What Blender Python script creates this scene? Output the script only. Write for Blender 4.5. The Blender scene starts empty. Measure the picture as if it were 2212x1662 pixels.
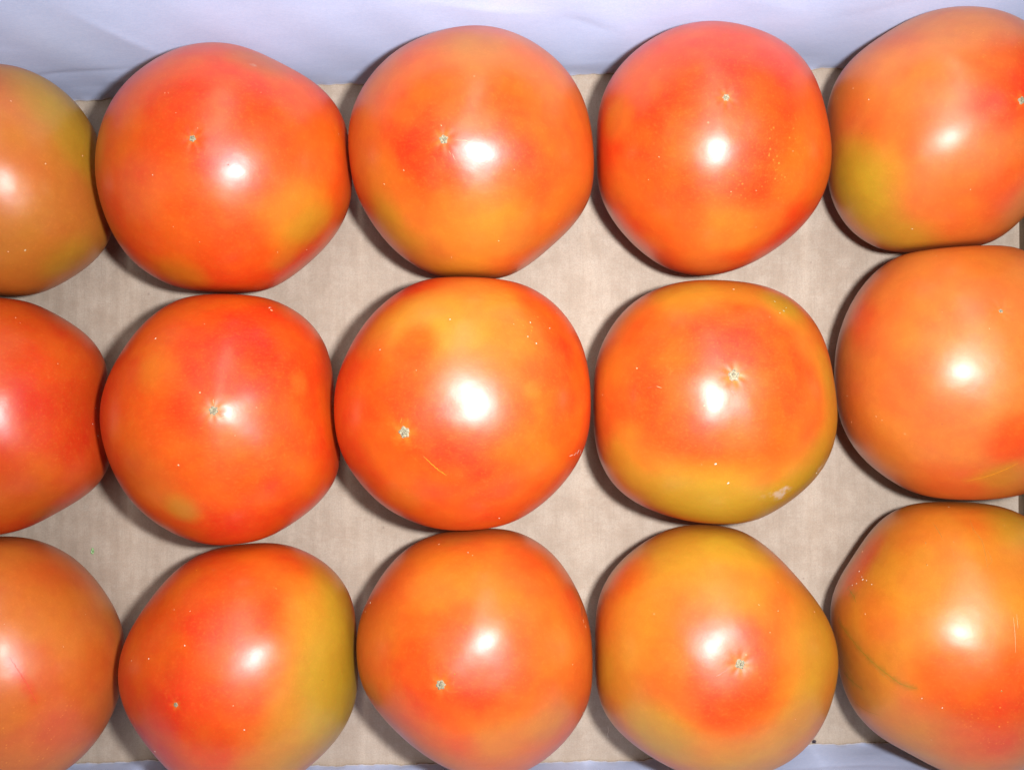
# Tray of tomatoes seen from above, lit by a small camera flash.
import bpy, bmesh, math, random
import numpy as np
from mathutils import Vector
from mathutils.bvhtree import BVHTree

sc = bpy.context.scene
# ------------------------------------------------------------------ camera
CAM_H = 0.352
cam_d = bpy.data.cameras.new('camera'); cam = bpy.data.objects.new('camera', cam_d)
sc.collection.objects.link(cam); cam.location = (0, 0, CAM_H); cam.rotation_euler = (0, 0, 0)
cam_d.sensor_width = 36; cam_d.lens = 2337.0/2212*36; cam_d.clip_start = .01; cam_d.clip_end = 50
sc.camera = cam
# ------------------------------------------------------------------ ambient light of the room
w = bpy.data.worlds.new('World'); sc.world = w; w.use_nodes = True
bg = w.node_tree.nodes['Background']; bg.inputs[0].default_value = (.62, .76, 1.0, 1); bg.inputs[1].default_value = .08
# ------------------------------------------------------------------ flash
fl = bpy.data.lights.new('flash', 'AREA'); fl.shape = 'RECTANGLE'; fl.size = .020; fl.size_y = .013
fl.energy = .98; fl.color = (.97, .97, 1.0); fl.spread = math.radians(115)
fo = bpy.data.objects.new('flash', fl); sc.collection.objects.link(fo); fo.location = (.042, .010, CAM_H)
fo.rotation_euler = (0, math.radians(4), 0)
# ------------------------------------------------------------------ unseen strip light, added for the streaks on the skins and warm fill
tl = bpy.data.lights.new('streak_fill_strip', 'AREA'); tl.shape = 'RECTANGLE'; tl.size = .05; tl.size_y = 2.2
tl.energy = 10.5; tl.color = (1, .95, .92)
to = bpy.data.objects.new('streak_fill_strip', tl); sc.collection.objects.link(to); to.location = (.03, .75, 1.15)
to.rotation_euler = (math.radians(-18), 0, 0)
sc.view_settings.view_transform = 'Standard'; sc.view_settings.look = 'None'
sc.view_settings.exposure = 0; sc.view_settings.gamma = 1
sc.cycles.max_bounces = 8

# ------------------------------------------------------------------ helpers
col = sc.collection
def mesh_obj(name, me, mat, parent=None):
    o = bpy.data.objects.new(name, me); col.objects.link(o)
    if mat: me.materials.append(mat)
    if parent: o.parent = parent
    return o
def tag(o, **k):
    for a, b in k.items(): o[a] = b
def np_mesh(name, v, f4=None, f3=None, smooth=True):
    me = bpy.data.meshes.new(name); me.vertices.add(len(v)); me.vertices.foreach_set('co', np.asarray(v, np.float32).ravel())
    f4 = np.zeros((0, 4), int) if f4 is None else np.asarray(f4, int); f3 = np.zeros((0, 3), int) if f3 is None else np.asarray(f3, int)
    loops = np.concatenate([f4.ravel(), f3.ravel()]); tot = np.concatenate([np.full(len(f4), 4), np.full(len(f3), 3)])
    me.loops.add(len(loops)); me.loops.foreach_set('vertex_index', loops.astype(np.int32))
    me.polygons.add(len(tot)); st = np.concatenate([[0], np.cumsum(tot)[:-1]])
    me.polygons.foreach_set('loop_start', st.astype(np.int32))
    me.update(calc_edges=True); me.validate()
    if smooth: me.polygons.foreach_set('use_smooth', np.ones(len(me.polygons), bool))
    return me
class NT:
    def __init__(s, name):
        s.m = bpy.data.materials.new(name); s.m.use_nodes = True; s.t = s.m.node_tree
        s.b = s.t.nodes['Principled BSDF']
    def n(s, typ, **k):
        nd = s.t.nodes.new('ShaderNode'+typ)
        for a, b in k.items():
            if a.startswith('i_'):
                q = a[2:]; q = int(q) if q.isdigit() else q.replace('_', ' ')
                s.set(nd.inputs[q], b)
            else: setattr(nd, a, b)
        return nd
    def set(s, inp, v):
        if isinstance(v, bpy.types.NodeSocket): s.t.links.new(v, inp)
        else: inp.default_value = v
    def math(s, op, a, b=0., c=0.):
        nd = s.t.nodes.new('ShaderNodeMath'); nd.operation = op
        s.set(nd.inputs[0], a); s.set(nd.inputs[1], b); s.set(nd.inputs[2], c); return nd.outputs[0]
    def mix(s, f, a, b, mode='MIX'):
        nd = s.t.nodes.new('ShaderNodeMix'); nd.data_type = 'RGBA'; nd.blend_type = mode
        s.set(nd.inputs[0], f); s.set(nd.inputs[6], a); s.set(nd.inputs[7], b); return nd.outputs[2]
    def noise(s, vec, scale, detail=3, rough=.5):
        nd = s.n('TexNoise'); s.set(nd.inputs['Vector'], vec); nd.inputs['Scale'].default_value = scale
        nd.inputs['Detail'].default_value = detail; nd.inputs['Roughness'].default_value = rough; return nd.outputs[0]
    def ramp(s, f, lo, hi, a=0., b=1.):
        nd = s.n('MapRange'); nd.interpolation_type = 'SMOOTHSTEP'; s.set(nd.inputs[0], f)
        nd.inputs[1].default_value = lo; nd.inputs[2].default_value = hi; nd.inputs[3].default_value = a; nd.inputs[4].default_value = b
        return nd.outputs[0]
    def scale_vec(s, vec, v):
        nd = s.n('VectorMath', operation='MULTIPLY'); s.set(nd.inputs[0], vec); nd.inputs[1].default_value = v; return nd.outputs[0]

# ------------------------------------------------------------------ materials
def mat_cardboard():
    M = NT('kraft_cardboard'); oc = M.n('TexCoord').outputs['Object']
    fh = M.noise(M.scale_vec(oc, (250, 2600, 900)), 1, 3, .7)      # fibres lying along x
    fv = M.noise(M.scale_vec(oc, (1900, 120, 900)), 1, 3, .6)      # fibres lying along y
    cl = M.noise(oc, 120, 4, .6); big = M.noise(oc, 22, 3, .55); fine = M.noise(oc, 2300, 3, .7)
    c = M.mix(M.ramp(cl, .35, .65), (.356, .280, .212, 1), (.418, .342, .268, 1))
    c = M.mix(M.ramp(fh, .44, .72, 0, .22), c, (0.422, 0.385, 0.333, 1))
    c = M.mix(M.ramp(fv, .46, .70, 0, .18), c, (0.229, 0.189, 0.144, 1))
    c = M.mix(M.ramp(big, .35, .7, 0, .25), c, (0.318, 0.263, 0.204, 1))
    c = M.mix(M.ramp(fine, .38, .66, 0, .30), c, (0.222, 0.163, 0.126, 1))
    sx = M.n('SeparateXYZ'); M.set(sx.inputs[0], oc)
    xw = M.math('ADD', sx.outputs[0], M.math('MULTIPLY', M.noise(oc, 40, 2), .0016))
    cor = M.math('SINE', M.math('MULTIPLY', xw, 2*math.pi/.0046))   # corrugation telegraphing through the liner
    c = M.mix(M.math('MULTIPLY', M.ramp(cor, .2, 1, 0, .15), M.ramp(M.noise(oc, 28, 2), .35, .65, .15, 1)), c, (0.274, 0.207, 0.155, 1))
    vo = M.n('TexVoronoi'); M.set(vo.inputs['Vector'], oc); vo.inputs['Scale'].default_value = 170
    dot = M.ramp(vo.outputs['Distance'], .03, .09, 1, 0)
    spk = M.math('MULTIPLY', dot, M.ramp(M.noise(oc, 60, 1), .56, .62))
    c = M.mix(M.math('MULTIPLY', spk, .55), c, (.20, .15, .12, 1))
    M.set(M.b.inputs['Base Color'], c); M.b.inputs['Roughness'].default_value = .82
    M.b.inputs['Specular IOR Level'].default_value = .25
    h = M.math('ADD', M.math('MULTIPLY', cor, .35), M.math('ADD', M.math('MULTIPLY', fh, .5), M.math('MULTIPLY', cl, .8)))
    bp = M.n('Bump'); bp.inputs['Strength'].default_value = .5; bp.inputs['Distance'].default_value = .0003
    M.set(bp.inputs['Height'], h); M.set(M.b.inputs['Normal'], bp.outputs[0]); return M.m
def mat_paper():
    M = NT('white_lining_paper'); oc = M.n('TexCoord').outputs['Object']
    a = M.noise(M.scale_vec(oc, (90, 90, 220)), 1, 5, .65); f = M.noise(M.scale_vec(oc, (700, 700, 2600)), 1, 2, .6)
    st = M.noise(oc, 30, 3, .5)
    c = M.mix(M.ramp(a, .2, .85), (.50, .595, .83, 1), (.55, .64, .87, 1))
    c = M.mix(M.ramp(f, .35, .65, 0, .38), c, (.45, .53, .76, 1))
    c = M.mix(M.ramp(st, .52, .75, 0, .35), c, (.62, .62, .81, 1))
    edge = M.n('Attribute', attribute_name='raw_edge').outputs['Fac']
    c = M.mix(edge, c, (.85, .86, .90, 1))
    gr = M.noise(oc, 2200, 2, .7); c = M.mix(M.ramp(gr, .4, .65, 0, .30), c, (.66, .68, .86, 1))
    M.set(M.b.inputs['Base Color'], c); M.b.inputs['Roughness'].default_value = .55
    M.b.inputs['Specular IOR Level'].default_value = .3
    bp = M.n('Bump'); bp.inputs['Strength'].default_value = .22; bp.inputs['Distance'].default_value = .0003
    M.set(bp.inputs['Height'], M.math('ADD', a, M.math('MULTIPLY', f, .3))); M.set(M.b.inputs['Normal'], bp.outputs[0]); return M.m
def mat_tomato():
    M = NT('tomato_skin'); oc = M.n('TexCoord').outputs['Object']
    rnd = M.n('ObjectInfo').outputs['Random']
    off = M.n('VectorMath', operation='ADD'); M.set(off.inputs[0], oc)
    cx = M.n('CombineXYZ'); M.set(cx.inputs[0], M.math('MULTIPLY', rnd, 7.3)); M.set(cx.inputs[1], M.math('MULTIPLY', rnd, 3.1)); M.set(off.inputs[1], cx.outputs[0])
    v = off.outputs[0]
    c = M.n('Attribute', attribute_name='ripeness').outputs['Color']
    mt = M.noise(v, 95, 4, .6); mt2 = M.noise(v, 42, 3, .5); mt3 = M.noise(v, 420, 3, .6)
    hs = M.n('HueSaturation'); M.set(hs.inputs['Color'], c)
    M.set(hs.inputs['Hue'], M.math('ADD', M.ramp(mt2,   .3, .7, -.006, .006), M.ramp(mt, .3, .7, .4965, .5035)))
    M.set(hs.inputs['Value'], M.math('MULTIPLY', M.ramp(mt, .3, .7, .97, 1.03), M.ramp(mt3, .3, .7, .97, 1.02)))
    c = hs.outputs[0]
    g1 = M.noise(v, 2400, 2, .6); g2 = M.noise(v, 1100, 3, .7)
    c = M.mix(M.ramp(g1, .35, .65, 0, .16), c, (.42, .10, .010, 1)); c = M.mix(M.ramp(g2, .5, .75, 0, .14), c, (.78, .24, .04, 1))
    # pale dust specks
    vo = M.n('TexVoronoi'); M.set(vo.inputs['Vector'], v); vo.inputs['Scale'].default_value = 260
    dot = M.ramp(vo.outputs['Distance'], .05, .10, 1, 0)
    sep = M.n('SeparateColor'); M.set(sep.inputs[0], vo.outputs['Color'])
    dot = M.math('MULTIPLY', dot, M.math('GREATER_THAN', sep.outputs[0], .97))
    c = M.mix(M.math('MULTIPLY', dot, .35), c, (.60, .33, .16, 1))
    # golden freckles
    fr = M.n('Attribute', attribute_name='freckle').outputs['Fac']
    v2 = M.n('TexVoronoi'); M.set(v2.inputs['Vector'], v); v2.inputs['Scale'].default_value = 900
    fd = M.math('MULTIPLY', M.ramp(v2.outputs['Distance'], .12, .32, 1, 0), M.ramp(M.noise(v, 300, 2), .5, .62))
    c = M.mix(M.math('MULTIPLY', M.math('MULTIPLY', fd, fr), .5), c, (.95, .42, .06, 1))
    # waxy scuffs
    sf = M.n('Attribute', attribute_name='scuff').outputs['Fac']
    sn = M.noise(M.scale_vec(v, (420, 260, 300)), 1, 5, .7)
    sm = M.ramp(M.math('ADD', M.math('MULTIPLY', sf, .50), M.math('MULTIPLY', sn, .8)), .68, .95)
    sm = M.math('MULTIPLY', sm, M.ramp(sf, .02, .25))
    c = M.mix(M.math('MULTIPLY', sm, .75), c, (.50, .38, .30, 1))
    M.set(M.b.inputs['Base Color'], c)
    M.set(M.b.inputs['Roughness'], M.math('ADD', M.ramp(M.noise(v, 60, 3), .3, .7, .34, .44), M.math('MULTIPLY', sm, .3)))
    M.b.inputs['IOR'].default_value = 1.45; M.b.inputs['Specular IOR Level'].default_value = .60
    M.b.inputs['Coat Weight'].default_value = .14; M.b.inputs['Coat Roughness'].default_value = .30; M.b.inputs['Coat IOR'].default_value = 1.38
    M.b.inputs['Subsurface Weight'].default_value = .15; M.b.inputs['Subsurface Radius'].default_value = (1, .25, .08); M.b.inputs['Subsurface Scale'].default_value = .006
    bp = M.n('Bump'); bp.inputs['Strength'].default_value = .20; bp.inputs['Distance'].default_value = .0004
    h = M.math('ADD', M.math('MULTIPLY', M.noise(v, 105, 2, .45), 2.6), M.math('MULTIPLY', M.noise(v, 1500, 2, .5), .12))
    M.set(bp.inputs['Height'], h); M.set(M.b.inputs['Normal'], bp.outputs[0]); M.set(M.b.inputs['Coat Normal'], bp.outputs[0])
    return M.m
def mat_plain(name, rgb, rough=.5, var=.25, scale=2500, spec=.5):
    M = NT(name); oc = M.n('TexCoord').outputs['Object']
    n = M.noise(oc, scale, 3, .6)
    M.set(M.b.inputs['Base Color'], M.mix(M.ramp(n, .3, .7), tuple(x*(1-var) for x in rgb)+(1,), tuple(min(1, x*(1+var)) for x in rgb)+(1,)))
    M.b.inputs['Roughness'].default_value = rough; M.b.inputs['Specular IOR Level'].default_value = spec
    return M.m
CARD = mat_cardboard(); PAPER = mat_paper(); SKIN = mat_tomato()
MARK = dict(white=mat_plain('pale_speck', (.62, .52, .42), .4), pale=mat_plain('cork_speck', (.66, .33, .17), .4, .15),
    tan=mat_plain('tan_speck', (.55, .38, .20), .5), dark=mat_plain('dark_speck', (.10, .045, .03), .5), grey=mat_plain('grey_speck', (.36, .32, .16), .5),
    green=mat_plain('green_scar', (.23, .15, .012), .35, .2, 900), olive=mat_plain('olive_scratch', (.34, .16, .03), .4, .2),
    amber=mat_plain('amber_scratch', (.76, .20, .012), .35, .15), redd=mat_plain('red_scratch', (.62, .07, .03), .3, .1), lime=mat_plain('yellow_scar', (.60, .20, .012), .3, .1, 900))
SCAR = mat_plain('blossom_scar_cork', (.27, .235, .15), .8, .5, 3000, .3)
SCAR_DARK = mat_plain('dry_style_stub', (.22, .19, .13), .8, .4, 3000, .3)

# ------------------------------------------------------------------ tray and lining
LINE_TOP = [(-.205, .0885), (-.138, .0925), (-.0612, .0973), (.0277, .1011), (.100, .1026), (.172, .1045)]
LINE_BOT = [(-.205, -.1236), (-.141, -.1231), (-.1214, -.1219), (-.0672, -.1237), (.0428, -.1219), (.097, -.1166), (.1196, -.1163), (.172, -.1155)]
XL, XR = -.192, .1645
def along(L, x):
    return float(np.interp(x, [p[0] for p in L], [p[1] for p in L]))
tray = bpy.data.objects.new('cardboard_tray', None); col.objects.link(tray); tray.location = (0, 0, 0)
tag(tray, label='brown kraft cardboard tray holding the rows of tomatoes', category='tray')
def box_verts(name, vs, mat, parent):   # eight corners, bottom four then top four, counter-clockwise
    me = np_mesh(name, vs, [(3, 2, 1, 0), (4, 5, 6, 7), (0, 1, 5, 4), (1, 2, 6, 5), (2, 3, 7, 6), (3, 0, 4, 7)], smooth=False)
    return mesh_obj(name, me, mat, parent)
def floor_mesh():
    nx, ny = 160, 110; v = []; xs = np.linspace(XL-.004, XR+.012, nx); ys = np.linspace(-.128, .110, ny)
    for y in ys:
        for x in xs:
            v.append((x, y, .00012*math.sin(2*math.pi*x/.0046+2*math.sin(y*30)) + .0003*math.sin(x*37+1)*math.sin(y*51) - .0004))
    f = [(j*nx+i, j*nx+i+1, (j+1)*nx+i+1, (j+1)*nx+i) for j in range(ny-1) for i in range(nx-1)]
    n0 = len(v); rim = [i for i in range(nx)]+[j*nx+nx-1 for j in range(1, ny)]+[(ny-1)*nx+i for i in range(nx-2, -1, -1)]+[j*nx for j in range(ny-2, 0, -1)]
    for k in rim: v.append((v[k][0], v[k][1], -.0045))
    m = len(rim)
    for k in range(m): f.append((rim[(k+1) % m], rim[k], n0+k, n0+(k+1) % m))
    me = np_mesh('tray_floor', v, f); return mesh_obj('tray_floor', me, CARD, tray)
floor_mesh()
HW = .078
def long_wall(L, sgn, flare, bow):
    n = 24; xs = np.linspace(XL-.004, XR+.012, n); v = []; f = []
    for x in xs:
        y0 = along(L, x)+sgn*.0022
        zs = [-.0044]+[HW*k/8 for k in range(9)]; off = [bow*max(z, 0)**2+flare*max(z, 0) for z in zs]
        for z, dy in [(z, o) for z, o in zip(zs, off)]+[(z, o+.004) for z, o in zip(zs[::-1], off[::-1])]:
            v.append((x, y0+sgn*dy, z))
    m = 20
    for i in range(n-1):
        for k in range(m):
            a, b = m*i+k, m*i+(k+1) % m; q = (a, b, b+m, a+m); f.append(q if sgn > 0 else q[::-1])
    caps = [(o+k, o+k+1, o+m-2-k, o+m-1-k) for o in (0, m*(n-1)) for k in range(m//2-1)]; f += caps
    return mesh_obj('side_wall', np_mesh('side_wall', v, f, smooth=False), CARD, tray)
FT, FB, FR = .05, .06, .16
long_wall(LINE_TOP, 1, FT, 4.4); long_wall(LINE_BOT, -1, FB, 0)
def end_wall(x0, sgn, flare):
    v = []
    for z in (-.0044, .066):
        xa = x0+sgn*max(z, 0)*flare; xb = xa+sgn*.004
        ya, yb = along(LINE_BOT, x0)-.0015-FB*max(z, 0), along(LINE_TOP, x0)+.0015+FT*max(z, 0)
        q = [(xa, ya, z), (xb, ya, z), (xb, yb, z), (xa, yb, z)]; v += q if sgn > 0 else [q[1], q[0], q[3], q[2]]
    box_verts('side_wall', v, CARD, tray)
end_wall(XR, 1, FR); end_wall(XL, -1, FR)

def lining(name, L, sgn, flare, h, creases, label, seed):
    rs = random.Random(seed); nx, nz = 420, 90
    xs = np.linspace(XL+.002, XR-.002, nx); us = np.linspace(0, 1, nz)**1.25
    ph = [rs.uniform(0, 6.28) for _ in range(12)]
    X, U = np.meshgrid(xs, us); Zh = U*h
    jag = sum(a*np.sin(2*math.pi*X*k+ph[i]) for i, (a, k) in enumerate([(.00022, 43), (.00016, 91), (.00012, 203), (.00005, 417), (.00004, 760)]))
    if sgn < 0: jag = jag*.8
    disp = .0004*np.sin(2*math.pi*(X*9+Zh*7)+ph[6])+.0002*np.sin(2*math.pi*(X*21-Zh*15)+ph[7])+.0001*np.sin(2*math.pi*(X*37+Zh*30)+ph[8])
    for (x0, z0, x1, z1, wd, am) in creases:
        dx, dz = x1-x0, z1-z0; l2 = dx*dx+dz*dz; t = np.clip(((X-x0)*dx+(Zh-z0)*dz)/l2, 0, 1)
        d = np.hypot(X-x0-t*dx, Zh-z0-t*dz); side = np.sign((X-x0)*dz-(Zh-z0)*dx); fade = np.clip(np.sin(math.pi*np.clip(t, .04, .96)), 0, 1)
        disp = disp+.26*am*fade*np.exp(-np.abs(d)/(wd*np.where(side > 0, 1.8, .7)))
    amp = np.clip(Zh/.010, 0, 1)
    Y0 = np.interp(X, [p[0] for p in L], [p[1] for p in L])
    foot = np.exp(-(Zh/.0022)**2)
    Y = Y0+sgn*(flare*Zh+(4.4*Zh**2 if sgn > 0 else 0))-sgn*(disp*amp)*1.0-sgn*jag*foot
    Z = Zh+.00015
    front = np.stack([X, Y, Z], -1).reshape(-1, 3); back = front.copy(); back[:, 1] += sgn*.00030
    n = nx*nz; v = np.concatenate([front, back])
    idx = np.arange(n).reshape(nz, nx); a, b, c, d = idx[:-1, :-1].ravel(), idx[:-1, 1:].ravel(), idx[1:, 1:].ravel(), idx[1:, :-1].ravel()
    q = np.stack([a, b, c, d], 1); qb = q[:, ::-1]+n
    rim = list(idx[0, :])+list(idx[1:, -1])+list(idx[-1, -2::-1])+list(idx[-2:0:-1, 0]); m = len(rim)
    r = np.array([(rim[(k+1) % m], rim[k], rim[k]+n, rim[(k+1) % m]+n) for k in range(m)])
    f = np.concatenate([q, qb, r]);
    if sgn < 0: f = f[:, ::-1]
    me = np_mesh(name, v, f)
    at = me.attributes.new('raw_edge', 'FLOAT', 'POINT'); e = np.clip(1.3-(Zh/.0008), 0, 1).ravel(); at.data.foreach_set('value', np.concatenate([e, e]).astype(np.float32))
    o = mesh_obj(name, me, PAPER); tag(o, label=label, category='paper', group='paper linings of the tray'); return o
lining('lining_paper', LINE_TOP, 1, FT, .080,
    [(-.128, .050, -.100, .024, .0028, .0016), (-.100, .024, -.075, .021, .0016, .0010), (-.165, .018, -.105, .022, .0013, -.0010), (-.112, .022, -.088, .020, .0010, .0009),
     (-.13, .013, -.105, .016, .0014, .0007), (-.03, .044, .012, .037, .0020, .0014), (.012, .037, .033, .026, .0032, -.0014), (-.185, .042, -.14, .030, .003, .0010),
     (.05, .045, .09, .034, .004, .0008), (-.01, .048, .03, .046, .003, .0010), (.09, .03, .14, .045, .004, -.0008)],
    'creased white lining paper standing behind the row of tomatoes at the top', 3)
lining('lining_paper', LINE_BOT, -1, FB, .080, [(-.05, .01, 0, .03, .003, .001), (.07, .015, .13, .02, .003, -.001)],
    'white lining paper with a ragged edge, showing as a narrow strip along the bottom', 8)

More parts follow.
